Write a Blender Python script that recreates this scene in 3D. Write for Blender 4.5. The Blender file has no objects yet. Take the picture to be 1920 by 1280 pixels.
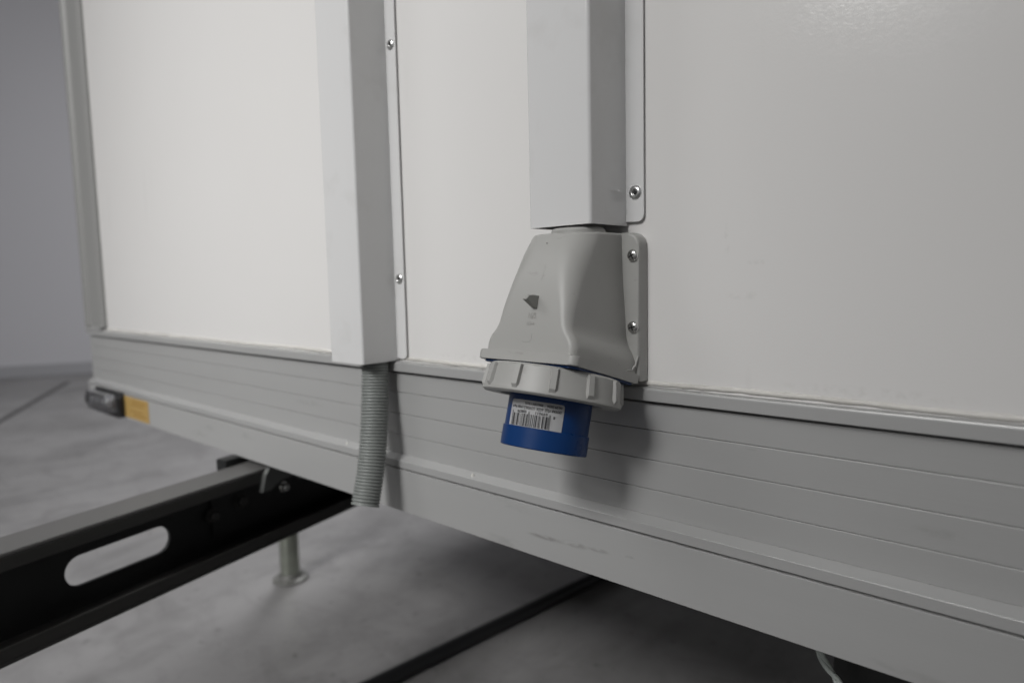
import bpy, bmesh, math, random
from mathutils import Vector, Matrix
from mathutils.bvhtree import BVHTree
random.seed(7)
scene = bpy.context.scene
COL = scene.collection
H = 0.60            # camera height above the floor; z values below are given relative to it

# ------------------------------------------------------------------ camera
def make_camera():
    a, b, r = 0.730407, 0.0934697, -0.0226607       # yaw, pitch, roll
    fw = Vector((-math.sin(a)*math.cos(b), math.cos(a)*math.cos(b), -math.sin(b)))
    rt = Vector((math.cos(a), math.sin(a), 0)); up = rt.cross(fw)
    rt2 = math.cos(r)*rt + math.sin(r)*up; up2 = -math.sin(r)*rt + math.cos(r)*up
    m = Matrix((rt2, up2, -fw)).transposed().to_4x4()
    m.translation = Vector((0, -0.36, H))
    cd = bpy.data.cameras.new('camera'); cam = bpy.data.objects.new('camera', cd); COL.objects.link(cam)
    cam.matrix_world = m
    cd.sensor_width = 36; cd.lens = 23.4155; cd.clip_start = 0.01; cd.clip_end = 100
    cd.dof.use_dof = True; cd.dof.focus_distance = 0.398; cd.dof.aperture_fstop = 5.4
    cd.dof.aperture_blades = 0
    scene.camera = cam
make_camera()

# ------------------------------------------------------------------ light
w = bpy.data.worlds.new('World'); scene.world = w; w.use_nodes = True
bg = w.node_tree.nodes['Background']
bg.inputs[0].default_value = (0.99, 0.985, 1.0, 1); bg.inputs[1].default_value = 0.235
def area(name, loc, target, sx, sy, power, col):
    d = bpy.data.lights.new(name, 'AREA'); d.shape = 'RECTANGLE'; d.size = sx; d.size_y = sy
    d.energy = power; d.color = col
    o = bpy.data.objects.new(name, d); COL.objects.link(o); o.location = loc
    o.rotation_euler = (Vector(target)-Vector(loc)).to_track_quat('-Z', 'Y').to_euler()
    return o
# ceiling lamp in front of the trailer (its reflection sits at the upper right of the panel) and one farther left
key = area('overhead_lamp', (-0.30, -2.45, H+1.74), (-0.78, 0, H-0.02), 0.78, 0.58, 4.4, (1.0, 0.994, 0.986))
key.data.spread = math.radians(39)          # narrow spread added so that the panel darkens towards the right
area('overhead_lamp', (-0.765, -2.75, H+1.345), (-0.3, 0, H), 0.30, 0.16, 4.5, (1.0, 0.99, 0.97))
area('overhead_lamp', (-2.1, -1.7, H+1.9), (-1.2, 0, H-0.1), 0.9, 0.7, 11, (1.0, 0.994, 0.986))
area('overhead_lamp', (-2.2, 1.5, H+2.2), (-2.3, 1.4, 0), 1.6, 0.6, 56, (0.98, 0.985, 1.0))  # unseen lamp added behind the trailer to brighten the floor at its edge
vs = scene.view_settings
vs.view_transform = 'Standard'; vs.look = 'None'; vs.exposure = 0; vs.gamma = 1; vs.use_curve_mapping = False

# ------------------------------------------------------------------ helpers
def link(name, me, mat, parent=None):
    o = bpy.data.objects.new(name, me); COL.objects.link(o)
    if mat: me.materials.clear(); me.materials.append(mat)
    if parent is not None:
        o.parent = parent
    return o
def finish(bm, name, mat, parent=None, smooth=40, loc=None):
    """one bmesh -> one object; geometry in world coordinates, parents are un-rotated empties"""
    bmesh.ops.recalc_face_normals(bm, faces=bm.faces)
    me = bpy.data.meshes.new(name)
    if parent is not None and loc is None:
        p = parent; off = Vector((0, 0, 0))
        while p is not None:
            off += p.location; p = p.parent
        bmesh.ops.translate(bm, verts=bm.verts, vec=-off)
    bm.to_mesh(me); bm.free()
    if smooth:
        for q in me.polygons: q.use_smooth = True
        me.set_sharp_from_angle(angle=math.radians(smooth))
    o = link(name, me, mat, parent)
    if smooth and smooth <= 40:
        wn = o.modifiers.new('weighted', 'WEIGHTED_NORMAL'); wn.keep_sharp = True; wn.weight = 100
    return o
def thing(name, label, cat, loc, group=None):
    o = bpy.data.objects.new(name, None); COL.objects.link(o); o.location = loc
    o.empty_display_size = 0.02
    tag(o, label, cat, group); return o
def tag(o, label, cat, group=None):
    o['label'] = label; o['category'] = cat
    if group: o['group'] = group
    return o
def part_empty(name, parent): 
    o = bpy.data.objects.new(name, None); COL.objects.link(o); o.parent = parent; return o
def box(bm, x0, x1, y0, y1, z0, z1, bev=0, seg=2, edges=None):
    vs_ = [bm.verts.new((x, y, z)) for x in (x0, x1) for y in (y0, y1) for z in (z0, z1)]
    idx = [(0,1,3,2), (4,6,7,5), (0,4,5,1), (2,3,7,6), (0,2,6,4), (1,5,7,3)]
    fs = [bm.faces.new([vs_[i] for i in f]) for f in idx]
    bmesh.ops.recalc_face_normals(bm, faces=fs)
    if bev:
        es = list({e for f in fs for e in f.edges})
        if edges: es = [e for e in es if edges(e)]
        bmesh.ops.bevel(bm, geom=es, offset=bev, segments=seg, profile=0.5, affect='EDGES')
def prism(bm, pts, axis, a, b):
    """extrude polygon pts (2-D) along axis 'x','y','z' from a to b"""
    def mk(p, t):
        if axis == 'x': return (t, p[0], p[1])
        if axis == 'y': return (p[0], t, p[1])
        return (p[0], p[1], t)
    A = [bm.verts.new(mk(p, a)) for p in pts]; B = [bm.verts.new(mk(p, b)) for p in pts]
    n = len(pts)
    fs = [bm.faces.new(A[::-1]), bm.faces.new(B)]
    for i in range(n): fs.append(bm.faces.new((A[i], A[(i+1) % n], B[(i+1) % n], B[i])))
    return fs
def rrect(x0, x1, y0, y1, r, seg=6, corners=(1,1,1,1)):
    """counter-clockwise rounded rectangle; corners order: x1y1, x0y1, x0y0, x1y0"""
    out = []
    for k, (cx, cy, a0) in enumerate(((x1, y1, 0), (x0, y1, 90), (x0, y0, 180), (x1, y0, 270))):
        sx = -1 if cx == x1 else 1; sy = -1 if cy == y1 else 1
        if not corners[k]: out.append((cx, cy)); continue
        for i in range(seg+1):
            t = math.radians(a0 + 90*i/seg)
            out.append((cx+sx*r+r*math.cos(t), cy+sy*r+r*math.sin(t)))
    return out
def lathe(bm, prof, seg=64, frame=None, closed=False):
    """prof = [(r, s)] about local +Z (s along axis); frame = 4x4 matrix"""
    frame = frame or Matrix.Identity(4)
    rings = []
    for r, s in prof:
        if r < 1e-7: rings.append([bm.verts.new(frame @ Vector((0, 0, s)))])
        else: rings.append([bm.verts.new(frame @ Vector((r*math.cos(2*math.pi*i/seg), r*math.sin(2*math.pi*i/seg), s))) for i in range(seg)])
    pairs = list(zip(rings, rings[1:]))
    if closed: pairs.append((rings[-1], rings[0]))
    for A, B in pairs:
        for i in range(seg):
            j = (i+1) % seg
            if len(A) == 1 and len(B) == 1: continue
            if len(A) == 1: bm.faces.new((A[0], B[j], B[i]))
            elif len(B) == 1: bm.faces.new((A[i], A[j], B[0]))
            else: bm.faces.new((A[i], A[j], B[j], B[i]))
def tube(bm, pts, rad, seg=16, cap=True):
    """pts: list of Vector; rad: float or list"""
    rings = []
    n = len(pts)
    prev = None
    for i, p in enumerate(pts):
        t = (pts[min(i+1, n-1)]-pts[max(i-1, 0)]).normalized()
        if prev is None:
            u = t.orthogonal().normalized()
        else:
            u = (prev - t*prev.dot(t)).normalized()
        prev = u; v = t.cross(u)
        r = rad[i] if isinstance(rad, (list, tuple)) else rad
        rings.append([bm.verts.new(p + r*(math.cos(2*math.pi*k/seg)*u + math.sin(2*math.pi*k/seg)*v)) for k in range(seg)])
    for A, B in zip(rings, rings[1:]):
        for k in range(seg): bm.faces.new((A[k], A[(k+1) % seg], B[(k+1) % seg], B[k]))
    if cap: bm.faces.new(rings[0][::-1]); bm.faces.new(rings[-1])
def bez(P, n):
    """Catmull-Rom through points"""
    out = []
    Q = [P[0]*2-P[1]] + P + [P[-1]*2-P[-2]]
    for i in range(1, len(Q)-2):
        for k in range(n):
            t = k/n; a, b, c, d = Q[i-1], Q[i], Q[i+1], Q[i+2]
            out.append(0.5*((2*b)+(c-a)*t+(2*a-5*b+4*c-d)*t*t+(3*b-a-3*c+d)*t**3))
    out.append(P[-1]); return out

# ------------------------------------------------------------------ materials
class M:
    def __init__(s, name, col, rough=0.5, metal=0.0, spec=0.5):
        s.m = bpy.data.materials.new(name); s.m.use_nodes = True
        s.n = s.m.node_tree.nodes; s.l = s.m.node_tree.links; s.b = s.n['Principled BSDF']
        s.b.inputs['Base Color'].default_value = (*col, 1); s.b.inputs['Roughness'].default_value = rough
        s.b.inputs['Metallic'].default_value = metal; s.b.inputs['Specular IOR Level'].default_value = spec
        s.col = col; s.rough = rough; s.tc = s.n.new('ShaderNodeTexCoord'); s.h = None
    def coord(s, scale=(1, 1, 1)):
        mp = s.n.new('ShaderNodeMapping'); mp.inputs['Scale'].default_value = scale
        g = s.n.new('ShaderNodeNewGeometry'); s.l.new(g.outputs['Position'], mp.inputs['Vector']); return mp.outputs[0]
    def noise(s, sc, det=4, rough=0.55, scale=(1, 1, 1), dist=0):
        t = s.n.new('ShaderNodeTexNoise'); t.inputs['Scale'].default_value = sc; t.inputs['Detail'].default_value = det
        t.inputs['Roughness'].default_value = rough; t.inputs['Distortion'].default_value = dist
        s.l.new(s.coord(scale), t.inputs['Vector']); return t.outputs['Fac']
    def ramp(s, fac, lo, hi, a=0.0, b=1.0):
        r = s.n.new('ShaderNodeMapRange'); r.inputs['From Min'].default_value = lo; r.inputs['From Max'].default_value = hi
        r.inputs['To Min'].default_value = a; r.inputs['To Max'].default_value = b
        s.l.new(fac, r.inputs['Value']); return r.outputs[0]
    def mul(s, a, b):
        m = s.n.new('ShaderNodeMath'); m.operation = 'MULTIPLY'; s.l.new(a, m.inputs[0])
        if isinstance(b, float): m.inputs[1].default_value = b
        else: s.l.new(b, m.inputs[1])
        return m.outputs[0]
    def tint(s, fac, col):
        """mix current colour towards col by fac"""
        mx = s.n.new('ShaderNodeMix'); mx.data_type = 'RGBA'; s.l.new(fac, mx.inputs[0])
        src = s.b.inputs['Base Color']
        if src.is_linked:
            s.l.new(src.links[0].from_socket, mx.inputs[6])
        else: mx.inputs[6].default_value = src.default_value
        mx.inputs[7].default_value = (*col, 1); s.l.new(mx.outputs[2], src); return s
    def roughvar(s, fac, a, b):
        s.l.new(s.ramp(fac, 0.3, 0.7, a, b), s.b.inputs['Roughness']); return s
    def bump(s, fac, strength, dist):
        b = s.n.new('ShaderNodeBump'); b.inputs['Strength'].default_value = strength; b.inputs['Distance'].default_value = dist
        s.l.new(fac, b.inputs['Height'])
        if s.b.inputs['Normal'].is_linked: s.l.new(s.b.inputs['Normal'].links[0].from_socket, b.inputs['Normal'])
        s.l.new(b.outputs[0], s.b.inputs['Normal']); return s
    def patch(s, centre, size, sc, lo, hi, scale=(1, 1, 1)):
        """irregular smear around a point: soft ellipsoid times noise"""
        g = s.n.new('ShaderNodeNewGeometry'); sub = s.n.new('ShaderNodeVectorMath'); sub.operation = 'SUBTRACT'
        s.l.new(g.outputs['Position'], sub.inputs[0]); sub.inputs[1].default_value = centre
        dv = s.n.new('ShaderNodeVectorMath'); dv.operation = 'DIVIDE'; s.l.new(sub.outputs[0], dv.inputs[0]); dv.inputs[1].default_value = size
        ln = s.n.new('ShaderNodeVectorMath'); ln.operation = 'LENGTH'; s.l.new(dv.outputs[0], ln.inputs[0])
        m = s.ramp(ln.outputs['Value'], 1.0, 0.35, 0, 1)
        return s.mul(m, s.ramp(s.noise(sc, 4, 0.6, scale), lo, hi, 0, 1))
    def voronoi(s, sc, scale=(1, 1, 1), feature='F1'):
        t = s.n.new('ShaderNodeTexVoronoi'); t.feature = feature; t.inputs['Scale'].default_value = sc
        s.l.new(s.coord(scale), t.inputs['Vector']); return t.outputs['Distance']

panel = M('white_gelcoat', (0.665, 0.656, 0.643), 0.22)
panel.bump(panel.noise(300, 4, 0.62, dist=2.0), 0.20, 0.0003).bump(panel.noise(1.6, 2, 0.4), 0.06, 0.01)
panel.tint(panel.ramp(panel.noise(3.0, 3), 0.45, 0.75, 0, 0.10), (0.55, 0.53, 0.50))
# faint hairline scratches
panel.tint(panel.ramp(panel.noise(38, 2, 0.4, (1.0, 1, 0.09)), 0.70, 0.74, 0, 0.10), (0.42, 0.41, 0.39))
for c_, z_ in (((-0.150, 0, H-0.012), (0.012, 0.02, 0.0030)), ((-0.160, 0, H+0.018), (0.0022, 0.02, 0.012)), ((-0.142, 0, H+0.006), (0.010, 0.02, 0.0016)), ((-0.085, 0, H-0.060), (0.06, 0.02, 0.0035)), ((-0.370, 0, H-0.060), (0.05, 0.02, 0.0030))):
    panel.tint(panel.mul(panel.patch(c_, z_, 260, 0.46, 0.60, (0.7, 1, 0.7)), 0.16), (0.40, 0.385, 0.36))
panel.roughvar(panel.noise(9, 4), 0.15, 0.21)
post = M('post_aluminium', (0.27, 0.27, 0.263), 0.5, 0.15)
alu = M('anodised_aluminium', (0.412, 0.413, 0.408), 0.34, 0.25)
alu.bump(alu.noise(60, 3, 0.6, (0.12, 4, 14)), 0.10, 0.0006)
alu.tint(alu.ramp(alu.noise(14, 5, 0.6, (0.25, 1, 1.6)), 0.40, 0.75, 0, 0.25), (0.342, 0.341, 0.335))
alu.roughvar(alu.noise(22, 4, 0.6, (0.3, 1, 1)), 0.28, 0.40)
aludirty = M('scuffed_aluminium', (0.412, 0.413, 0.408), 0.44, 0.25)
aludirty.bump(aludirty.noise(60, 3, 0.6, (0.12, 4, 14)), 0.10, 0.0006)
aludirty.tint(aludirty.ramp(aludirty.noise(14, 5, 0.6, (0.25, 1, 1.6)), 0.40, 0.75, 0, 0.25), (0.342, 0.341, 0.335))
aludirty.tint(aludirty.ramp(aludirty.noise(30, 5, 0.6, (0.35, 1, 1.3)), 0.60, 0.76, 0, 0.5), (0.20, 0.195, 0.185))
for c_, z_ in (((-0.288, -0.0085, H-0.1815), (0.020, 0.02, 0.0022)), ((-0.262, -0.0085, H-0.1800), (0.012, 0.02, 0.0028)), ((-0.243, -0.0085, H-0.1790), (0.010, 0.02, 0.0020)), ((-0.219, -0.0085, H-0.1775), (0.004, 0.02, 0.0016))):
    aludirty.tint(aludirty.mul(aludirty.patch(c_, z_, 160, 0.38, 0.56, (0.5, 1, 1.5)), 0.6), (0.20, 0.195, 0.185))
for c_, z_ in (((-0.1445, -0.0012, H-0.0976), (0.0050, 0.02, 0.0007)), ((-0.055, -0.0012, H-0.1235), (0.014, 0.02, 0.0030)), ((-0.60, -0.0012, H-0.120), (0.03, 0.02, 0.004))):
    alu.tint(alu.mul(alu.patch(c_, z_, 200, 0.40, 0.60), 0.2), (0.20, 0.195, 0.185))
seal = M('white_sealant', (0.56, 0.545, 0.515), 0.45)
seal.tint(seal.ramp(seal.noise(70, 5, 0.65, (0.5, 1, 1)), 0.48, 0.74, 0, 0.5), (0.30, 0.28, 0.25)).bump(seal.noise(160, 3), 0.3, 0.001)
duct = M('white_powder_coat', (0.60, 0.60, 0.597), 0.13)
duct.bump(duct.noise(420, 2, 0.5), 0.06, 0.0004).tint(duct.ramp(duct.noise(26, 5, 0.6), 0.56, 0.72, 0, 0.20), (0.42, 0.41, 0.39))
ductin = M('shaded_duct_inside', (0.10, 0.10, 0.10), 0.6)  # shade inside the open white duct, painted in as a dark fill
plastic = M('grey_plastic', (0.328, 0.326, 0.312), 0.46)
plastic.bump(plastic.noise(900, 2, 0.5), 0.10, 0.0002).tint(plastic.ramp(plastic.noise(45, 5, 0.6), 0.55, 0.75, 0, 0.22), (0.265, 0.26, 0.245))
plastic.tint(plastic.ramp(plastic.noise(120, 4, 0.6, (0.4, 1, 1.5)), 0.65, 0.72, 0, 0.45), (0.22, 0.21, 0.195))
plastic_print = M('embossed_plastic', (0.27, 0.265, 0.25), 0.5)
nibm = M('nib_plastic', (0.30, 0.298, 0.28), 0.5)
blue = M('blue_plastic', (0.0008, 0.031, 0.130), 0.34, 0, 0.30)
blue.bump(blue.noise(700, 2), 0.05, 0.0002).roughvar(blue.noise(60, 4), 0.26, 0.36)
paper = M('label_paper', (0.70, 0.70, 0.70), 0.35)
paper.tint(paper.ramp(paper.noise(120, 4), 0.5, 0.8, 0, 0.15), (0.5, 0.5, 0.5))
ink = M('black_ink', (0.02, 0.02, 0.022), 0.5)
zinc = M('zinc_steel', (0.62, 0.62, 0.60), 0.25, 1.0)
zinc.bump(zinc.noise(600, 3), 0.15, 0.0004)
rivetm = M('rivet_aluminium', (0.66, 0.66, 0.65), 0.28, 1.0)
rivetm.bump(rivetm.noise(500, 3), 0.12, 0.0004)
hole = M('dark_recess', (0.01, 0.01, 0.01), 0.7)
hosem = M('grey_pvc', (0.185, 0.197, 0.188), 0.42)
hosem.tint(hosem.ramp(hosem.noise(60, 4), 0.5, 0.75, 0, 0.3), (0.14, 0.148, 0.14))
black = M('black_paint', (0.011, 0.0115, 0.0115), 0.45)
black.roughvar(black.noise(30, 4), 0.36, 0.55).bump(black.noise(260, 3), 0.1, 0.0005)
blacktop = M('lit_black_paint', (0.035, 0.034, 0.032), 0.42)  # lighter copy of the black paint; light on the lips painted in
blacktop.roughvar(blacktop.noise(30, 4), 0.36, 0.5)
dusty = M('dusty_lit_top', (0.115, 0.113, 0.11), 0.42)  # dust, plus the lit grey of the top face painted in
rubber = M('black_rubber', (0.010, 0.010, 0.011), 0.5)
bracketm = M('dull_zinc_bracket', (0.15, 0.155, 0.15), 0.42, 0.6)
footm = M('dusty_foot_plate', (0.17, 0.17, 0.16), 0.5, 0.3)
galv = M('galvanised_steel', (0.36, 0.38, 0.33), 0.30, 0.85)
galv.tint(galv.ramp(galv.voronoi(60), 0.2, 0.7, 0, 0.4), (0.26, 0.28, 0.24))
yellow = M('yellow_sticker', (0.40, 0.26, 0.085), 0.4)
under = M('underside_board', (0.06, 0.06, 0.058), 0.8)
strapm = M('pale_cord', (0.46, 0.50, 0.47), 0.6)
strapm.bump(strapm.noise(300, 3, scale=(1, 1, 3)), 0.5, 0.002)
lens = M('clear_lens', (0.85, 0.86, 0.88), 0.06)
lens.b.inputs['Transmission Weight'].default_value = 1.0; lens.b.inputs['IOR'].default_value = 1.45
lampbody = M('lamp_inside', (0.35, 0.35, 0.36), 0.28, 0.9)
reflector = M('lamp_reflector', (0.7, 0.7, 0.72), 0.2, 1.0)
floorm = M('concrete_floor', (0.275, 0.269, 0.268), 0.42)
floorm.tint(floorm.ramp(floorm.noise(1.7, 6, 0.62, dist=0.6), 0.42, 0.72, 0, 0.40), (0.165, 0.16, 0.158))
floorm.tint(floorm.ramp(floorm.noise(7, 6, 0.65, (1, 1.6, 1), dist=1.0), 0.48, 0.74, 0, 0.5), (0.125, 0.121, 0.119))
floorm.tint(floorm.ramp(floorm.noise(26, 4, 0.6), 0.66, 0.80, 0, 0.5), (0.12, 0.115, 0.11))
floorm.tint(floorm.ramp(floorm.noise(3.2, 5, 0.7, (1.0, 0.45, 1), dist=0.4), 0.49, 0.63, 0, 0.5), (0.12, 0.117, 0.115))
floorm.tint(floorm.ramp(floorm.noise(38, 3, 0.5), 0.64, 0.74, 0, 0.6), (0.09, 0.087, 0.085))
floorm.roughvar(floorm.noise(3, 5), 0.32, 0.52).bump(floorm.noise(40, 5), 0.12, 0.004)
backm = M('blue_grey_wall_paint', (0.63, 0.625, 0.655), 0.6)
backm.tint(backm.ramp(backm.noise(0.9, 3), 0.4, 0.7, 0, 0.15), (0.56, 0.555, 0.58))
skirtboard = M('skirting_paint', (0.42, 0.42, 0.44), 0.5)
grout = M('floor_joint', (0.075, 0.073, 0.073), 0.7)

# ------------------------------------------------------------------ setting: floor and far wall
bm = bmesh.new(); box(bm, -9, 5, -6, 8, -0.10, 0)
o = finish(bm, 'floor', floorm.m, smooth=0); o['kind'] = 'structure'
def ybox(name, p, q, thick, z0, z1, mat, parent=None):
    """upright slab from plan point p to q, thickness to the left of the direction"""
    p = Vector(p); q = Vector(q); d = (q-p).normalized(); n = Vector((-d.y, d.x))*thick
    bm = bmesh.new()
    prism(bm, [(p.x, p.y), (q.x, q.y), (q.x+n.x, q.y+n.y), (p.x+n.x, p.y+n.y)], 'z', z0, z1)
    return finish(bm, name, mat, parent, smooth=0)
wd = Vector((0.2435, 0.4596)).normalized(); w0 = Vector((-5.624, 0.666))
far = ybox('wall', w0-wd*6, w0+wd*6, 0.2, 0, 4.2, backm.m); far['kind'] = 'structure'
nrm = Vector((wd.y, -wd.x))*0.012
ybox('skirting_board', w0-wd*6+nrm, w0+wd*6+nrm, 0.0118, 0.002, 0.085, skirtboard.m, far)
jd = Vector((-1.247, 0.6036)).normalized(); j0 = Vector((-3.781, 0.315))
nj = Vector((-jd.y, jd.x))*0.012
bm = bmesh.new()
a_, b_ = j0-jd*4.5, j0+jd*1.35
prism(bm, [(a_.x-nj.x, a_.y-nj.y), (b_.x-nj.x, b_.y-nj.y), (b_.x+nj.x, b_.y+nj.y), (a_.x+nj.x, a_.y+nj.y)], 'z', 0.0005, 0.004)
fj = finish(bm, 'expansion_joint', grout.m, bpy.data.objects['floor'], smooth=0)

# ------------------------------------------------------------------ trailer body
XL, XR = -1.272, 1.0
trailer = thing('trailer', 'white panelled trailer body with grey ribbed aluminium skirt along its foot', 'trailer', (-0.136, 0, H-0.2))
bm = bmesh.new(); box(bm, XL+0.07, XR, 0.0, 0.03, H-0.0680, H+1.5)
finish(bm, 'wall_panel', panel.m, trailer, smooth=0)
# corner post: wide front face, rounded outer edge, raised inner lip
bm = bmesh.new()
prism(bm, [(XL+0.086, 0.004), (XL+0.086, -0.004), (XL+0.074, -0.007), (XL+0.066, -0.004), (XL+0.024, -0.004), (XL+0.018, -0.010),
           (XL+0.006, -0.009), (XL, -0.002), (XL-0.003, 0.02), (XL-0.003, 0.5), (XL+0.02, 0.5), (XL+0.02, 0.04), (XL+0.06, 0.04), (XL+0.06, 0.004)], 'z', H-0.062, H+1.5)
bmesh.ops.bevel(bm, geom=[e for e in bm.edges if abs(e.verts[0].co.z-e.verts[1].co.z) > 0.5], offset=0.0015, segments=2, profile=0.5, affect='EDGES')
finish(bm, 'corner_post', post.m, trailer)
bm = bmesh.new(); box(bm, XL, XL+0.03, 0.501, 1.6, H-0.19, H+1.5); finish(bm, 'side_panel', panel.m, trailer, smooth=0)
bm = bmesh.new(); box(bm, XL+0.031, XR, 0.012, 1.6, H-0.197, H-0.082); finish(bm, 'underside', under.m, trailer, smooth=0)
bm = bmesh.new(); box(bm, XL, XR, 0.031, 1.6, H+1.47, H+1.5); finish(bm, 'roof', panel.m, trailer, smooth=0)
bm = bmesh.new(); box(bm, XL+0.031, XR, 1.57, 1.6, H-0.08, H+1.47); finish(bm, 'back_panel', panel.m, trailer, smooth=0)
bm = bmesh.new(); box(bm, XR-0.03, XR, 0.031, 1.57, H-0.08, H+1.47); finish(bm, 'side_panel', panel.m, trailer, smooth=0)

# sealant bead between panel and skirt: a slightly lumpy roll with smears
bm = bmesh.new()
pts = []; rad = []
x = XL+0.09
while x < 0.25:
    near = max(0.0, min(1.0, (x+1.0)/0.8))
    pts.append(Vector((x, 0.0004+random.uniform(-1, 1)*0.00015, H-0.0656+0.0003*math.sin(x*37)+random.uniform(-1, 1)*0.00015)))
    rad.append(0.0017+random.uniform(-0.0002, 0.0002)); x += 0.006
tube(bm, pts, rad, 10)
finish(bm, 'sealant_bead', seal.m, trailer, smooth=60)

skirt = part_empty('skirt', trailer)
sx0, sx1 = XL, XR
def zt(z, y): return H + z*(0.36+y)/0.36        # height of a line on the skirt once its stand-off is known
def strip(name, y, za, zb, mat, bev=0.0009, y_in=0.010, top_only=False):
    bm = bmesh.new(); ztop = zt(za, y)
    box(bm, sx0, sx1, y, y_in, zt(zb, y), ztop, bev, 2, lambda e: abs(e.verts[0].co.x-e.verts[1].co.x) > 0.1 and (not top_only or e.verts[0].co.z > ztop-1e-5) and e.verts[0].co.y < 0)
    return finish(bm, name, mat, skirt)
bm = bmesh.new(); box(bm, sx0+0.002, sx1-0.002, 0.0030, 0.0118, H-0.195, H-0.0690); finish(bm, 'backing', alu.m, skirt, smooth=0)
strip('top_lip', -0.0058, -0.0690, -0.0772, alu.m, 0.0020, top_only=True)
rows = [-0.0786, -0.0952, -0.1142, -0.1330, -0.1496]
for k in range(4):
    strip('skirt_strip', -0.0012, rows[k]-(0.00018 if k else 0), rows[k+1]+(0.00018 if k < 3 else -0.0003), alu.m, 0.0008, top_only=True)
# sloping ledge that steps out to the lower band
bm = bmesh.new()
prism(bm, [(0.010, zt(-0.1500, -0.0012)), (-0.0012, zt(-0.1500, -0.0012)), (-0.0085, zt(-0.1566, -0.0085)), (-0.0085, zt(-0.1630, -0.0085)), (0.010, zt(-0.1630, -0.0085))], 'x', sx0, sx1)
bmesh.ops.bevel(bm, geom=[e for e in bm.edges if abs(e.verts[0].co.x-e.verts[1].co.x) > 0.1 and e.verts[0].co.y < 0], offset=0.0003, segments=2, profile=0.5, affect='EDGES')
finish(bm, 'ledge', alu.m, skirt)
strip('bottom_band', -0.0085, -0.1644, -0.2022, aludirty.m, 0.0005)
# end cap on top of the skirt at the corner
bm = bmesh.new(); box(bm, XL-0.004, XL+0.070, -0.0075, 0.03, H-0.0685, H-0.0625, 0.0015); finish(bm, 'end_cap', alu.m, skirt)
# yellow sticker on the lower band beside the marker lamp
bm = bmesh.new()
box(bm, -1.110, -1.013, -0.0090, -0.00852, zt(-0.1995, -0.009), zt(-0.1665, -0.009))
st = finish(bm, 'sticker', yellow.m, trailer, smooth=0); st['label'] = 'yellow sticker with faint print on the lower skirt band'
prn = M('faint_print', (0.30, 0.175, 0.04), 0.5)
for zc, xa, xb in ((-0.1725, -1.075, -1.022), (-0.1775, -1.08, -1.03), (-0.1875, -1.085, -1.035), (-0.1925, -1.072, -1.025)):
    bm = bmesh.new(); box(bm, xa, xb, -0.0093, -0.00905, zt(zc-0.0011, -0.009), zt(zc+0.0011, -0.009)); finish(bm, 'print_line', prn.m, st, smooth=0)
# dried paint flecks on the ledge
for X, z in ((-0.362, -0.1545), (-0.530, -0.1546)):
    bm = bmesh.new(); bmesh.ops.create_icosphere(bm, subdivisions=2, radius=0.0024)
    bmesh.ops.scale(bm, verts=bm.verts, vec=(0.7, 0.5, 1.3)); bmesh.ops.translate(bm, verts=bm.verts, vec=(X, -0.0052, zt(z, -0.005)))
    finish(bm, 'paint_fleck', seal.m, skirt)

# ------------------------------------------------------------------ cable ducts
def rivet(parent, X, Y, Z, r=0.0042):
    f = Matrix.Translation((X, Y, Z)) @ Matrix.Rotation(math.radians(90), 4, 'X')     # +Z local -> -Y world
    bm = bmesh.new()
    prof = [(r*1.02, 0), (r*1.02, 0.0004), (r*0.93, 0.0009), (r*0.72, 0.00145), (r*0.50, 0.00165), (r*0.40, 0.0013), (r*0.40, 0.0006), (0, 0.0006)]
    lathe(bm, prof, 32, f); rv = finish(bm, 'rivet', rivetm.m, parent, smooth=55)
    bm = bmesh.new(); lathe(bm, [(r*0.30, 0.00062), (r*0.26, 0.00095), (0, 0.0010)], 20, f); finish(bm, 'mandrel', hole.m, rv)
def cable_duct(label, x0, x1, yf, zb, zflange, rivets):
    t = thing('cable_duct', label, 'cable duct', ((x0+x1)/2, -0.001, zb), 'white cable ducts on the panel')
    th = 0.0012; top = H+1.3; ro = 0.0022
    # folded sheet: front with two rounded bends and sides
    def fold(off):
        a, b, y, r = x0+off, x1-off, yf+off, max(ro-off, 0.0008)
        out = [(a, -0.0014)]
        for i in range(7):
            q = math.radians(180+90*i/6); out.append((a+r+r*math.cos(q), y+r+r*math.sin(q)))
        for i in range(7):
            q = math.radians(270+90*i/6); out.append((b-r+r*math.cos(q), y+r+r*math.sin(q)))
        out.append((b, -0.0014)); return out
    A, B = fold(0), fold(th)
    bm = bmesh.new(); prism(bm, A + B[::-1], 'z', zb, top)
    finish(bm, 'cover', duct.m, t, smooth=35)
    bm = bmesh.new(); prism(bm, rrect(x0+th+0.0006, x1-th-0.0006, yf+th+0.0006, -0.0006, 0.001, 2), 'z', zb+0.010, top); finish(bm, 'shade_core', ductin.m, t, smooth=0)
    for s in (1, -1):
        xa, xb = (x1-0.0003, x1+0.0122) if s > 0 else (x0-0.0122, x0+0.0003)
        bm = bmesh.new()
        prism(bm, rrect(xa, xb, zflange, top, 0.0042, 6, (0, 0, 0, 1) if s > 0 else (0, 0, 1, 0)), 'y', -0.0026, -0.0014)
        bmesh.ops.bevel(bm, geom=[e for e in bm.edges if e.verts[0].co.y < -0.0025 and e.verts[1].co.y < -0.0025], offset=0.0003, segments=2, profile=0.5, affect='EDGES')
        fl = finish(bm, 'flange', duct.m, t, smooth=35)
        for z in rivets: rivet(t, (xa+xb)/2+0.0006*s, -0.0025, z)
    return t
ductA = cable_duct('white cable duct with hose hanging from it, nearer the trailer corner', -0.4985, -0.4523, -0.0385, H-0.0672, H-0.0655, (H+0.0021, H+0.1922, H+0.3822))
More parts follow.
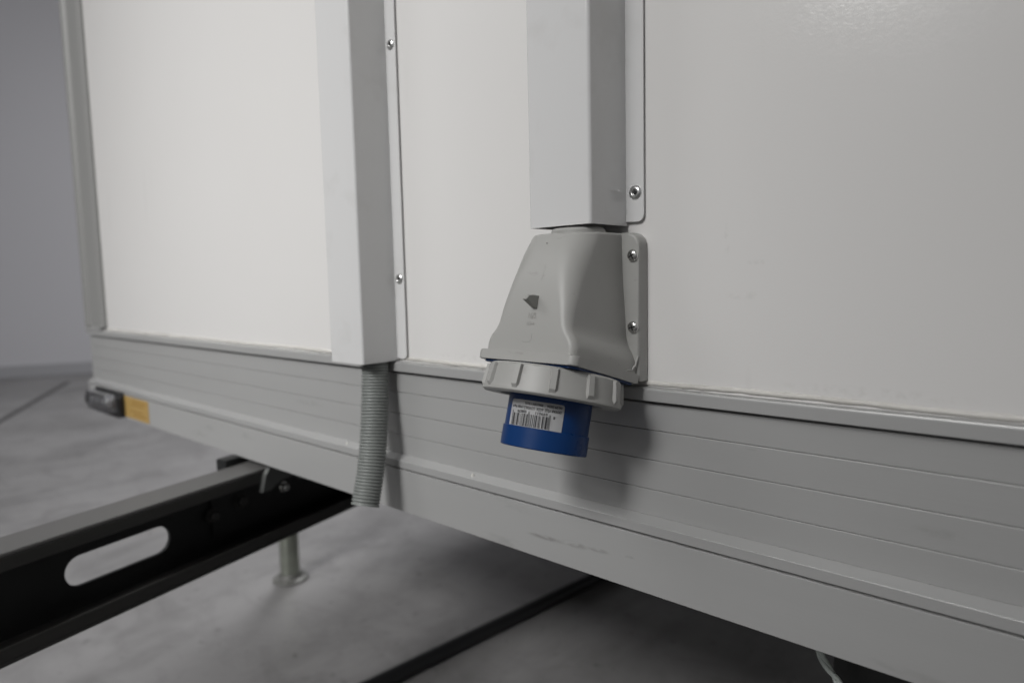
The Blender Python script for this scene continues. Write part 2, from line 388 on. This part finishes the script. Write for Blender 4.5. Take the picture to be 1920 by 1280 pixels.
ductB = cable_duct('white cable duct ending just above the grey power inlet', -0.2697, -0.2234, -0.0405, H+0.0308, H+0.0330, (H+0.0505, H+0.2405))

# ------------------------------------------------------------------ flexible hose
P = [Vector((-0.4660, -0.0158, H-0.035)), Vector((-0.4656, -0.0165, H-0.0734)), Vector((-0.4627, -0.0205, H-0.1016)), Vector((-0.4579, -0.0275, H-0.1357)), Vector((-0.4545, -0.0345, H-0.1607)), Vector((-0.4517, -0.0430, H-0.1850))]
cl = bez(P, 60)
# resample by arc length
L = [0]
for i in range(1, len(cl)): L.append(L[-1]+(cl[i]-cl[i-1]).length)
def at(s):
    for i in range(1, len(L)):
        if L[i] >= s: 
            t = (s-L[i-1])/(L[i]-L[i-1]); return cl[i-1].lerp(cl[i], t)
    return cl[-1]
pitch = 0.0027; N = int(L[-1]/pitch); pts = []; rad = []
for k in range(N):
    for ph, r in ((0.0, 0.0104), (0.18, 0.0114), (0.5, 0.0117), (0.82, 0.0114)):
        pts.append(at((k+ph)*pitch)); rad.append(r)
hose = thing('flexible_hose', 'grey corrugated plastic hose hanging out of the white duct', 'hose', tuple(pts[-1]))
bm = bmesh.new(); tube(bm, pts, rad, 28, cap=False)
finish(bm, 'corrugated_tube', hosem.m, hose, smooth=70)
bm = bmesh.new(); tube(bm, [p for p in pts[::4]], 0.0098, 24, cap=False)
finish(bm, 'inner_wall', hosem.m, hose, smooth=70)
d = (pts[-1]-pts[-5]).normalized()
fr = d.to_track_quat('Z', 'Y').to_matrix().to_4x4(); fr.translation = pts[-1]
bm = bmesh.new(); lathe(bm, [(0.0098, -0.0005), (0.0116, -0.0005), (0.0116, 0.0003), (0.0098, 0.0003)], 32, fr, closed=True); finish(bm, 'cut_rim', hosem.m, hose)
bm = bmesh.new(); lathe(bm, [(0.0098, -0.006), (0, -0.006)], 24, fr); finish(bm, 'dark_bore', hole.m, hose)

# ------------------------------------------------------------------ power inlet
XC = -0.2455
inlet = thing('power_inlet', 'grey angled power inlet with ribbed locking ring and blue socket barrel', 'power inlet', (XC, -0.011, H-0.064))
# mounting flange
bm = bmesh.new()
prism(bm, rrect(XC-0.0355, XC+0.0355, H-0.0640, H+0.0262, 0.008, 8, (1, 1, 0, 0)), 'y', -0.0105, -0.0008)
bmesh.ops.bevel(bm, geom=[e for e in bm.edges if e.verts[0].co.y < -0.01 and e.verts[1].co.y < -0.01], offset=0.0016, segments=3, profile=0.5, affect='EDGES')
finish(bm, 'mounting_flange', plastic.m, inlet)
def interp(t, T, V):
    if t <= T[0]: return V[0]
    for i in range(1, len(T)):
        if t <= T[i]:
            q = (t-T[i-1])/(T[i]-T[i-1]); return V[i-1]+(V[i]-V[i-1])*q
    return V[-1]
def smooth_interp(t, T, V):
    # cubic Hermite (monotone-ish) through the section data
    n = len(T); k = 0
    while k < n-2 and t > T[k+1]: k += 1
    m = [(V[i+1]-V[i])/(T[i+1]-T[i]) for i in range(n-1)]
    sl = [m[0]] + [0 if m[i-1]*m[i] <= 0 else 2*m[i-1]*m[i]/(m[i-1]+m[i]) for i in range(1, n-1)] + [m[-1]]
    h = T[k+1]-T[k]; s = min(1, max(0, (t-T[k])/h))
    return V[k]*(2*s**3-3*s*s+1)+h*sl[k]*(s**3-2*s*s+s)+V[k+1]*(-2*s**3+3*s*s)+h*sl[k+1]*(s**3-s*s)
TH = [0, .317, .541, .74, .80, .86, .91, .94, 1]; HW = [.0236, .0244, .0256, .0268, .0281, .0310, .0326, .0330, .0331]
TW = [0, .16, .375, .641, .80, 1]; WF = [.0478, .0556, .0626, .0682, .0708, .0736]
TR = [0, .3, .6, .8, 1]; RR = [.0175, .0130, .0072, .0050, .0042]
bm = bmesh.new(); rings = []
NS = 46
for i in range(NS+1):
    t = i/NS
    hw, wf, r = smooth_interp(t, TH, HW), smooth_interp(t, TW, WF), interp(t, TR, RR)
    loop = [(hw, 0.0095)]
    loop += [(hw, 0.0095+(wf-r-0.0095)*k/5) for k in range(1, 5)]
    for k in range(13):
        q = math.radians(90*k/12); loop.append((hw-r+r*math.cos(q), wf-r+r*math.sin(q)))
    loop += [(x_*(hw-r), wf) for x_ in (0.5, 0, -0.5)]
    for k in range(13):
        q = math.radians(90+90*k/12); loop.append((-hw+r+r*math.cos(q), wf-r+r*math.sin(q)))
    loop += [(-hw, 0.0095+(wf-r-0.0095)*k/5) for k in range(4, 0, -1)] + [(-hw, 0.0095)]
    ring = []
    for u, ww in loop:
        z = .0262*(1-t)+t*(-.0405-(.0766-ww)*.291)
        ring.append(bm.verts.new((XC+u, -ww, H+z)))
    rings.append(ring)
for A, B in zip(rings, rings[1:]):
    for k in range(len(A)-1): bm.faces.new((A[k], A[k+1], B[k+1], B[k]))
top = bm.faces.new(rings[0]); bm.faces.new(rings[-1][::-1])
bmesh.ops.recalc_face_normals(bm, faces=bm.faces)
bmesh.ops.bevel(bm, geom=[e for e in top.edges if e.verts[0].co.y < -0.0096 or e.verts[1].co.y < -0.0096], offset=0.0014, segments=3, profile=0.5, affect='EDGES')
body_bvh = BVHTree.FromBMesh(bm)
finish(bm, 'housing', plastic.m, inlet, smooth=60)
# neck that goes up into the duct
bm = bmesh.new(); lathe(bm, [(0.0165, H+0.0255), (0.0165, H+0.0278), (0.0150, H+0.0293), (0, H+0.0293)], 40, Matrix.Translation((XC+0.0045, -0.0285, 0)))
finish(bm, 'neck', plastic.m, inlet)
# axis frame of the angled socket: +Z points along the plug axis, down and away from the wall
ANG = math.radians(16.2)
ax = Vector((0, -math.sin(ANG), -math.cos(ANG))); bx = Vector((1, 0, 0)); by = ax.cross(bx)
F = Matrix((bx, by, ax)).transposed().to_4x4(); F.translation = Vector((XC, -0.0471, H-0.0551))
def slab(name, hx, hy, s0, s1, r, mat, bev, yo=0.0):
    bm = bmesh.new()
    prism(bm, rrect(-hx, hx, -hy+yo, hy+yo, r, 6), 'z', s0, s1)
    if bev: bmesh.ops.bevel(bm, geom=[e for e in bm.edges if abs(e.verts[0].co.z-e.verts[1].co.z) < 1e-6 ], offset=bev, segments=2, profile=0.5, affect='EDGES')
    bm.transform(F); return finish(bm, name, mat, inlet)
# +Y of the frame: ax x bx -> check direction so that the rear edge reaches the flange
rear = 1 if by.y > 0 else -1
slab('base_plate', 0.0364, 0.0348, -0.0056, 0.0, 0.0045, plastic.m, 0.0008, rear*0.0030)
slab('gasket', 0.0342, 0.0320, 0.0001, 0.0012, 0.005, blue.m, 0, rear*0.0030)
# locking ring with grip ribs
bm = bmesh.new()
R0, R1, S0, S1 = 0.0396, 0.0412, 0.0014, 0.0182
lathe(bm, [(0.0262, S0), (R0-0.0012, S0), (R0, S0+0.0012), (R1-0.0006, S1-0.0046), (R1+0.0003, S1-0.0030), (R1+0.0003, S1-0.0010), (R1-0.0010, S1), (0.0310, S1), (0.0290, S1-0.004), (0.0262, S1-0.004)], 96, F, closed=True)
ring = finish(bm, 'locking_ring', plastic.m, inlet, smooth=35)
NR = 12
ribme = None
for k in range(NR):
    bm = bmesh.new()
    s_a, s_b = S0+0.0012, S1-0.0022
    hwid = 0.0022
    for (s, rr, wd_) in ((s_a, R0+0.0016, hwid), (s_b-0.002, R1+0.0014, hwid)):
        pass
    v = []
    for s, ro_ in ((s_a, R0+0.0015), (s_b-0.0022, R1+0.0015), (s_b, R1+0.0002)):
        v.append([bm.verts.new((R0-0.003, -hwid*1.25, s)), bm.verts.new((R0-0.0002, -hwid*1.2, s)), bm.verts.new((ro_, -hwid*0.75, s)), bm.verts.new((ro_, hwid*0.75, s)), bm.verts.new((R0-0.0002, hwid*1.2, s)), bm.verts.new((R0-0.003, hwid*1.25, s))])
    for A, B in zip(v, v[1:]):
        for i in range(6): bm.faces.new((A[i], A[(i+1) % 6], B[(i+1) % 6], B[i]))
    bm.faces.new(v[0][::-1]); bm.faces.new(v[-1])
    th = 2*math.pi*(k+0.75)/NR
    bm.transform(F @ Matrix.Rotation(th, 4, 'Z'))
    finish(bm, 'grip_rib', plastic.m, ring, smooth=30)
# barrel
BR = 0.0250
bm = bmesh.new()
lathe(bm, [(BR, 0.010), (BR, 0.0360), (BR+0.0008, 0.0364), (BR+0.0008, 0.0474), (BR+0.0003, 0.0480), (0.0228, 0.0480), (0.0224, 0.0474), (0.0224, 0.020), (0, 0.020)], 96, F)
barrel = finish(bm, 'barrel', blue.m, inlet, smooth=35)
for k in range(3):
    bm = bmesh.new(); lathe(bm, [(0.0024, 0.0201), (0.0024, 0.042), (0.0016, 0.0436), (0, 0.0436)], 16, F @ Matrix.Rotation(2*math.pi*k/3+0.6, 4, 'Z') @ Matrix.Translation((0.0105, 0, 0)))
    finish(bm, 'contact_pin', zinc.m, barrel)
# printed label on the barrel. label frame: lx to the right, ly up in reading sense; upside-down in place
CEN = None
cam_dir = (Vector((0, -0.36, H))-F.translation)
loc = F.inverted().to_3x3() @ cam_dir
TH0 = math.atan2(loc.y, loc.x)
TH0 += math.radians(20)
S_LAB = 0.0290
def wrap(lx, ly, lift):
    # reading right = image left, reading up = image down (+axis); a small tilt of the whole sticker
    a = math.radians(0.5); lx, ly = lx*math.cos(a)-ly*math.sin(a), lx*math.sin(a)+ly*math.cos(a)
    r = BR+lift; th = TH0 + LSIGN*lx/BR
    return F @ Vector((r*math.cos(th), r*math.sin(th), S_LAB+ly))
# find which sense of rotation moves to the image left (towards -x)
p1 = F @ Vector((BR*math.cos(TH0+0.1), BR*math.sin(TH0+0.1), 0)); p0 = F @ Vector((BR*math.cos(TH0), BR*math.sin(TH0), 0))
LSIGN = 1 if (p1-p0).dot(Vector((-0.745, -0.667, 0))) > 0 else -1
LW, LH = 0.0345, 0.0158
def sheet(name, outline_pts, lift, mat, parent, th=0.00012):
    """2-D outline filled by a fan of thin columns so that it can bend"""
    bm = bmesh.new()
    nx = 26; xs = [-LW/2+LW*i/nx for i in range(nx+1)]
    r = 0.0014
    def half(x):
        dx = max(0, abs(x)-(LW/2-r)); return LH/2-r+math.sqrt(max(0, r*r-dx*dx))
    xs = sorted(set(xs + [-LW/2+r*k for k in (0.05, 0.15, 0.35, 0.65)] + [LW/2-r*k for k in (0.05, 0.15, 0.35, 0.65)]))
    T_, B_ = [], []
    for x in xs:
        T_.append(bm.verts.new(wrap(x, half(x), lift))); B_.append(bm.verts.new(wrap(x, -half(x), lift)))
    for i in range(len(xs)-1): bm.faces.new((B_[i], B_[i+1], T_[i+1], T_[i]))
    bmesh.ops.solidify(bm, geom=bm.faces[:], thickness=th)
    return finish(bm, name, mat, parent, smooth=60)
lab = sheet('label', None, 0.00022, paper.m, inlet); lab['label'] = 'white barcode sticker upside down on the blue barrel'
# EAN-13 bars
def ean13(code):
    Lc = ['0001101','0011001','0010011','0111101','0100011','0110001','0101111','0111011','0110111','0001011']
    Gc = [''.join('1' if c == '0' else '0' for c in l)[::-1] for l in Lc]; Rc = [''.join('1' if c == '0' else '0' for c in l) for l in Lc]
    par = ['LLLLLL','LLGLGG','LLGGLG','LLGGGL','LGLLGG','LGGLLG','LGGGLL','LGLGLG','LGLGGL','LGGLGL'][int(code[0])]
    s = '101' + ''.join((Lc if q == 'L' else Gc)[int(c)] for c, q in zip(code[1:7], par)) + '01010' + ''.join(Rc[int(c)] for c in code[7:]) + '101'
    return s
bits = ean13('8699011008574')
bm = bmesh.new()
mod = 0.0249/95; xb0 = -0.0100
i = 0
while i < 95:
    if bits[i] == '1':
        j = i
        while j < 95 and bits[j] == '1': j += 1
        tall = i < 3 or i > 91 or 45 <= i <= 49
        y0, y1 = (-0.0015 if tall else -0.0001), 0.0068
        q = [bm.verts.new(wrap(xb0+xx*mod, yy, 0.00045)) for xx, yy in ((i+0.1, y0), (j-0.1, y0), (j-0.1, y1), (i+0.1, y1))]
        bm.faces.new(q); i = j
    else: i += 1
bars = finish(bm, 'barcode', ink.m, lab, smooth=0)
def text_mesh(s, size, bold=0.0):
    cu = bpy.data.curves.new('text', 'FONT'); cu.body = s; cu.size = size; cu.resolution_u = 2; cu.offset = size*bold
    ob = bpy.data.objects.new('text', cu); COL.objects.link(ob)
    bpy.context.view_layer.update()
    me = bpy.data.meshes.new_from_object(ob.evaluated_get(bpy.context.evaluated_depsgraph_get()))
    bpy.data.objects.remove(ob); bpy.data.curves.remove(cu)
    return me
def put_text(bm, s, x, y, width, size):
    me = text_mesh(s, size, 0.02); co = [v.co.copy() for v in me.vertices]
    xmax = max(c.x for c in co); k = width/xmax
    vv = [bm.verts.new(wrap(x+c.x*k, y+c.y, 0.00045)) for c in co]
    for p in me.polygons:
        try: bm.faces.new([vv[i] for i in p.vertices])
        except ValueError: pass
    bpy.data.meshes.remove(me)
bm = bmesh.new()
put_text(bm, '8', -0.0126, -0.0008, 0.0011, 0.0022)
put_text(bm, '699011', -0.0083, -0.0020, 0.0070, 0.0021)
put_text(bm, '008574', 0.0042, -0.0020, 0.0065, 0.0021)
put_text(bm, 'DUVAR FİŞİ -EĞİK GÖVDELİ-(Vidalı Kapet', -0.0156, -0.0044, 0.0313, 0.0021)
put_text(bm, '06.09.2024', -0.0158, -0.0067, 0.0085, 0.0019)
put_text(bm, '406310V / 5232', -0.0052, -0.0067, 0.0112, 0.0019)
finish(bm, 'label_print', ink.m, lab, smooth=0)
# moulded marks on the housing: text, two faint mould outlines, a small pip
def on_body(u, z, lift):
    hit = body_bvh.ray_cast(Vector((XC+u, -0.3, H+z)), Vector((0, 1, 0)))
    return hit[0] + hit[1]*lift if hit[0] else Vector((XC+u, -0.07, H+z))
bm = bmesh.new()
for s, u, z, wd_, sz in (('16/5', -0.0024, -0.0225, 0.0062, 0.0046), ('113-4', -0.0026, -0.0264, 0.0056, 0.0026)):
    me = text_mesh(s, sz); xm = max(v.co.x for v in me.vertices)
    vv = [bm.verts.new(on_body(u+v.co.x*wd_/xm, z+v.co.y, 0.00022)) for v in me.vertices]
    for p in me.polygons:
        try: bm.faces.new([vv[i] for i in p.vertices])
        except ValueError: pass
    bpy.data.meshes.remove(me)
finish(bm, 'moulded_text', plastic_print.m, inlet, smooth=0)
def body_line(name, uv, rad):
    bm = bmesh.new(); tube(bm, [on_body(u, z, 0.0) for u, z in uv], rad, 6); return finish(bm, name, plastic.m, inlet)
body_line('mould_line', [(-0.0015, 0.0080), (0.0030, 0.0078), (0.0037, 0.0070), (0.0036, 0.0010), (0.0030, -0.001)], 0.00014)
body_line('mould_line', [(-0.0050, -0.0355), (-0.0015, -0.0360), (0.0010, -0.0358), (0.0022, -0.0345), (0.0023, -0.0310)], 0.00014)
p = on_body(-0.0012, 0.0205, 0)
bm = bmesh.new(); bmesh.ops.create_icosphere(bm, subdivisions=2, radius=0.0006); bmesh.ops.translate(bm, verts=bm.verts, vec=p); finish(bm, 'gate_mark', plastic_print.m, inlet)
# catch nib: a thin hooked fin standing out of the front face
bm = bmesh.new()
prism(bm, [(-0.0600, H-0.0105), (-0.0600, H-0.0185), (-0.0672, H-0.0178), (-0.0770, H-0.0112), (-0.0748, H-0.0092), (-0.0718, H-0.0090)], 'x', XC+0.0003, XC+0.0036)
bmesh.ops.bevel(bm, geom=[e for e in bm.edges], offset=0.0003, segments=1, affect='EDGES')
finish(bm, 'catch_nib', nibm.m, inlet, smooth=0)
# weld seam ridge where plate meets the flange
bm = bmesh.new(); tube(bm, [Vector((XC+0.0353, -0.0112, H-0.0480)), Vector((XC+0.0340, -0.0125, H-0.0535)), Vector((XC+0.0330, -0.0150, H-0.0565)), Vector((XC+0.0335, -0.022, H-0.0556))], 0.0006, 8); finish(bm, 'mould_flash', plastic.m, inlet)
# screws
def screw(X, Z, rot):
    f = Matrix.Translation((X, -0.0105, Z)) @ Matrix.Rotation(math.radians(90), 4, 'X') @ Matrix.Rotation(rot, 4, 'Z')
    bm = bmesh.new(); r = 0.0037
    lathe(bm, [(r*0.94, 0), (r, 0.0006), (r*0.93, 0.0013), (r*0.75, 0.0019), (r*0.45, 0.0023), (0, 0.0024)], 36, f)
    sc = finish(bm, 'screw', zinc.m, inlet, smooth=60)
    for a in (0, math.pi/2):
        bm = bmesh.new(); box(bm, -r*0.58, r*0.58, -0.00042, 0.00042, 0.0010, 0.00246); bm.transform(f @ Matrix.Rotation(a, 4, 'Z')); 
        finish(bm, 'cross_slot', hole.m, sc, smooth=0)
for sx in (1, -1):
    screw(XC+sx*0.0318, H+0.0124, 0.5); screw(XC+sx*0.0318, H-0.0307, 0.25)

# ------------------------------------------------------------------ drawbar beam with long slot
bd = Vector((-0.2348, 0.9721, 0)); bn = Vector((0.9721, 0.2348, 0)); b0 = Vector((-0.6378, -0.2541, 0))
beam = thing('drawbar_beam', 'black steel channel beam with a long rounded slot running under the skirt', 'steel beam', (b0.x, b0.y, H-0.296))
BF = Matrix((bd, bn, Vector((0, 0, 1)))).transposed().to_4x4(); BF.translation = b0 + Vector((0, 0, H))
S_A, S_B = -0.75, 0.95
def bmesh_in_beam(fn, name, mat, parent, smooth=30):
    bm = bmesh.new(); fn(bm); bm.transform(BF); return finish(bm, name, mat, parent, smooth)
def hbev(o_): return lambda e: abs(e.verts[0].co.x-e.verts[1].co.x) > 0.2
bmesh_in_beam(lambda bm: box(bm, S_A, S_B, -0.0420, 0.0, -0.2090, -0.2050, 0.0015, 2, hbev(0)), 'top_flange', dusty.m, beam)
bmesh_in_beam(lambda bm: box(bm, S_A, S_B, -0.0040, 0.0002, -0.2205, -0.2088, 0.0012, 2, hbev(0)), 'lip', blacktop.m, beam)
bmesh_in_beam(lambda bm: box(bm, S_A, S_B, -0.0420, 0.0, -0.2965, -0.2925, 0.0015, 2, hbev(0)), 'bottom_flange', blacktop.m, beam)
bmesh_in_beam(lambda bm: box(bm, S_A, S_B, -0.0040, 0.0002, -0.2927, -0.2810, 0.0012, 2, hbev(0)), 'lip', blacktop.m, beam)
def web(bm):
    # plate with a stadium hole: bridge faces between outline and hole
    y0, y1 = -0.0418, -0.0380; za, zb = -0.2924, -0.2091
    cx, cz, hl, r = 0.1155, -0.2570, 0.0375, 0.0142
    hole_ = []
    for k in range(13): q = math.radians(-90+180*k/12); hole_.append((cx+hl+r*math.cos(q), cz+r*math.sin(q)))
    for k in range(13): q = math.radians(90+180*k/12); hole_.append((cx-hl+r*math.cos(q), cz+r*math.sin(q)))
    xa, xb = cx-hl-0.03, cx+hl+0.03
    n = len(hole_)
    def outer(p):
        x_, z_ = p; dx, dz = x_-cx, z_-cz
        # project radially from the nearest core point to the rectangle
        kx = max(-hl, min(hl, dx)); vx, vz = dx-kx, dz
        t = 1e9
        if vx > 1e-9: t = min(t, (xb-(cx+kx))/vx)
        if vx < -1e-9: t = min(t, (xa-(cx+kx))/vx)
        if vz > 1e-9: t = min(t, (zb-cz)/vz)
        if vz < -1e-9: t = min(t, (za-cz)/vz)
        return (cx+kx+vx*t, cz+vz*t)
    out_ = [outer(p) for p in hole_]
    for y in (y0, y1):
        Hh = [bm.verts.new((p[0], y, p[1])) for p in hole_]; O = [bm.verts.new((p[0], y, p[1])) for p in out_]
        for i in range(n): bm.faces.new((Hh[i], Hh[(i+1) % n], O[(i+1) % n], O[i]))
        if y == y0: H0 = Hh
        else:
            for i in range(n): bm.faces.new((H0[i], H0[(i+1) % n], Hh[(i+1) % n], Hh[i]))
    # corner fillers and long plates either side
    for sx_, sz_ in ((1, 1), (1, -1), (-1, 1), (-1, -1)):
        pass
    for a_, b_ in ((S_A, xa+0.0155), (xb-0.0155, S_B)):
        box(bm, a_, b_, y0+0.0002, y1-0.0002, za, zb)
bmesh_in_beam(web, 'web', black.m, beam)
# mounting bracket, clamp plate and bolts where the beam goes under the skirt
def hook(bm):
    # arched clamp plate that hooks over the lip
    P_ = [(0.250, -0.2300), (0.256, -0.2110), (0.266, -0.2000), (0.304, -0.1985), (0.315, -0.2080), (0.320, -0.2300), (0.306, -0.2300), (0.300, -0.2245), (0.290, -0.2225), (0.278, -0.2228), (0.270, -0.2255), (0.262, -0.2300)]
    prism(bm, P_, 'y', 0.0004, 0.0065)
bmesh_in_beam(hook, 'mounting_plate', bracketm.m, beam, 0)
bmesh_in_beam(lambda bm: box(bm, 0.243, 0.283, -0.060, -0.043, -0.2120, -0.1970, 0.002), 'clamp', black.m, beam)
bmesh_in_beam(lambda bm: box(bm, 0.215, 0.300, -0.0378, -0.0345, -0.2780, -0.2300, 0.001), 'reinforcing_plate', black.m, beam)
def bolt(s, z, r, mat, y=-0.0344):
    f = BF @ Matrix.Translation((s, y, z)) @ Matrix.Rotation(math.radians(-90), 4, 'X')
    bm = bmesh.new(); lathe(bm, [(r*1.5, 0), (r*1.5, 0.0015), (r, 0.0016), (r, 0.007), (r*0.8, 0.008), (0, 0.008)], 6 if mat is not zinc else 20, f); finish(bm, 'bolt', mat.m, beam, smooth=35)
bolt(0.252, -0.2450, 0.0065, blacktop); bolt(0.2835, -0.2335, 0.0042, zinc, 0.0003); bolt(0.214, -0.2500, 0.0055, blacktop)

# ------------------------------------------------------------------ steady leg on the floor
LX, LY = -1.2204, 0.3079
leg = thing('steady_leg', 'galvanised tubular prop leg with round foot plate under the trailer corner', 'prop stand', (LX, LY, 0))
T0 = Matrix.Translation((LX, LY, 0))
bm = bmesh.new(); lathe(bm, [(0.033, 0.001), (0.035, 0.003), (0.034, 0.005), (0.025, 0.008), (0.022, 0.016), (0, 0.016)], 40, T0); finish(bm, 'foot_plate', footm.m, leg)
bm = bmesh.new(); lathe(bm, [(0.019, 0.012), (0.019, H-0.198), (0, H-0.198)], 32, T0); finish(bm, 'tube', galv.m, leg)
bm = bmesh.new(); lathe(bm, [(0.024, H-0.30), (0.024, H-0.1985)], 32, T0); finish(bm, 'sleeve', galv.m, leg)

# ------------------------------------------------------------------ black cable on the floor
c0 = Vector((-0.774, 0.221, 0.0119)); c1 = Vector((-0.7245, 0.706, 0.0119)); dd = c1-c0
P = [c0-dd*2.2+Vector((0.15, 0, 0)), c0-dd*0.9+Vector((0.01, 0, 0)), c0, c0+dd*0.5+Vector((0.0005, 0, 0)), c1, c1+dd*0.8+Vector((0.01, 0, 0)), c1+dd*1.6+Vector((0.06, 0, 0))]
bm = bmesh.new(); tube(bm, bez(P, 16), 0.0118, 16)
cable = finish(bm, 'power_cable', rubber.m); tag(cable, 'thick black cable lying straight across the concrete floor', 'cable')

# ------------------------------------------------------------------ pale cord and plain black bar under the skirt, lower right
def ray_pt(dx, y, z): return Vector((dx, y, H+z))
P = [ray_pt(-0.1245, 0.060, -0.198), ray_pt(-0.1248, 0.060, -0.2260), ray_pt(-0.1235, 0.060, -0.2370), ray_pt(-0.1188, 0.060, -0.2445), ray_pt(-0.1145, 0.060, -0.2490), ray_pt(-0.1115, 0.060, -0.2560), ray_pt(-0.1100, 0.060, -0.2700), ray_pt(-0.1105, 0.060, -0.30)]
bm = bmesh.new()
cl2 = bez(P, 12)
for off in (0, math.pi):
    pts = [p+Vector((math.cos(i*0.12+off)*0.0011, math.sin(i*0.12+off)*0.0011, 0)) for i, p in enumerate(cl2)]
    tube(bm, pts, 0.0017, 10)
cord = finish(bm, 'cord', strapm.m); tag(cord, 'pale cord dangling below the skirt at the lower right', 'cord')
bm = bmesh.new(); box(bm, -0.121, 0.8, 0.075, 0.125, H-0.27, H-0.1972, 0.003)
rail = finish(bm, 'black_bar', black.m); tag(rail, 'plain black bar beneath the trailer behind the pale cord', 'chassis rail')

# ------------------------------------------------------------------ marker lamp at the trailer corner
ml = thing('marker_lamp', 'small clear marker lamp in black rubber housing at the trailer corner', 'marker lamp', (-1.18, -0.009, H-0.186))
bm = bmesh.new()
prism(bm, rrect(-1.222, -1.106, zt(-0.2040, -0.012), zt(-0.1640, -0.012), 0.008, 5), 'y', -0.0165, -0.0087)
bmesh.ops.bevel(bm, geom=[e for e in bm.edges if e.verts[0].co.y < -0.016 and e.verts[1].co.y < -0.016], offset=0.003, segments=2, affect='EDGES', profile=0.5)
finish(bm, 'rubber_base', rubber.m, ml)
bm = bmesh.new()
prism(bm, rrect(-1.217, -1.115, H-0.1885, H-0.1610, 0.007, 5), 'y', -0.0310, -0.0167)
bmesh.ops.bevel(bm, geom=[e for e in bm.edges if e.verts[0].co.y < -0.0305 and e.verts[1].co.y < -0.0305], offset=0.006, segments=4, affect='EDGES', profile=0.5)
finish(bm, 'lens', lens.m, ml)
bm = bmesh.new()
box(bm, -1.212, -1.120, -0.0195, -0.0170, H-0.1865, H-0.1630); finish(bm, 'reflector', lampbody.m, ml)
for X in (-1.140, -1.165, -1.192):
    bm = bmesh.new(); lathe(bm, [(0.006, 0), (0.006, 0.004), (0.004, 0.007), (0, 0.0082)], 16, Matrix.Translation((X, -0.0196, H-0.1745)) @ Matrix.Rotation(math.radians(90), 4, 'X')); finish(bm, 'bulb', reflector.m, ml)
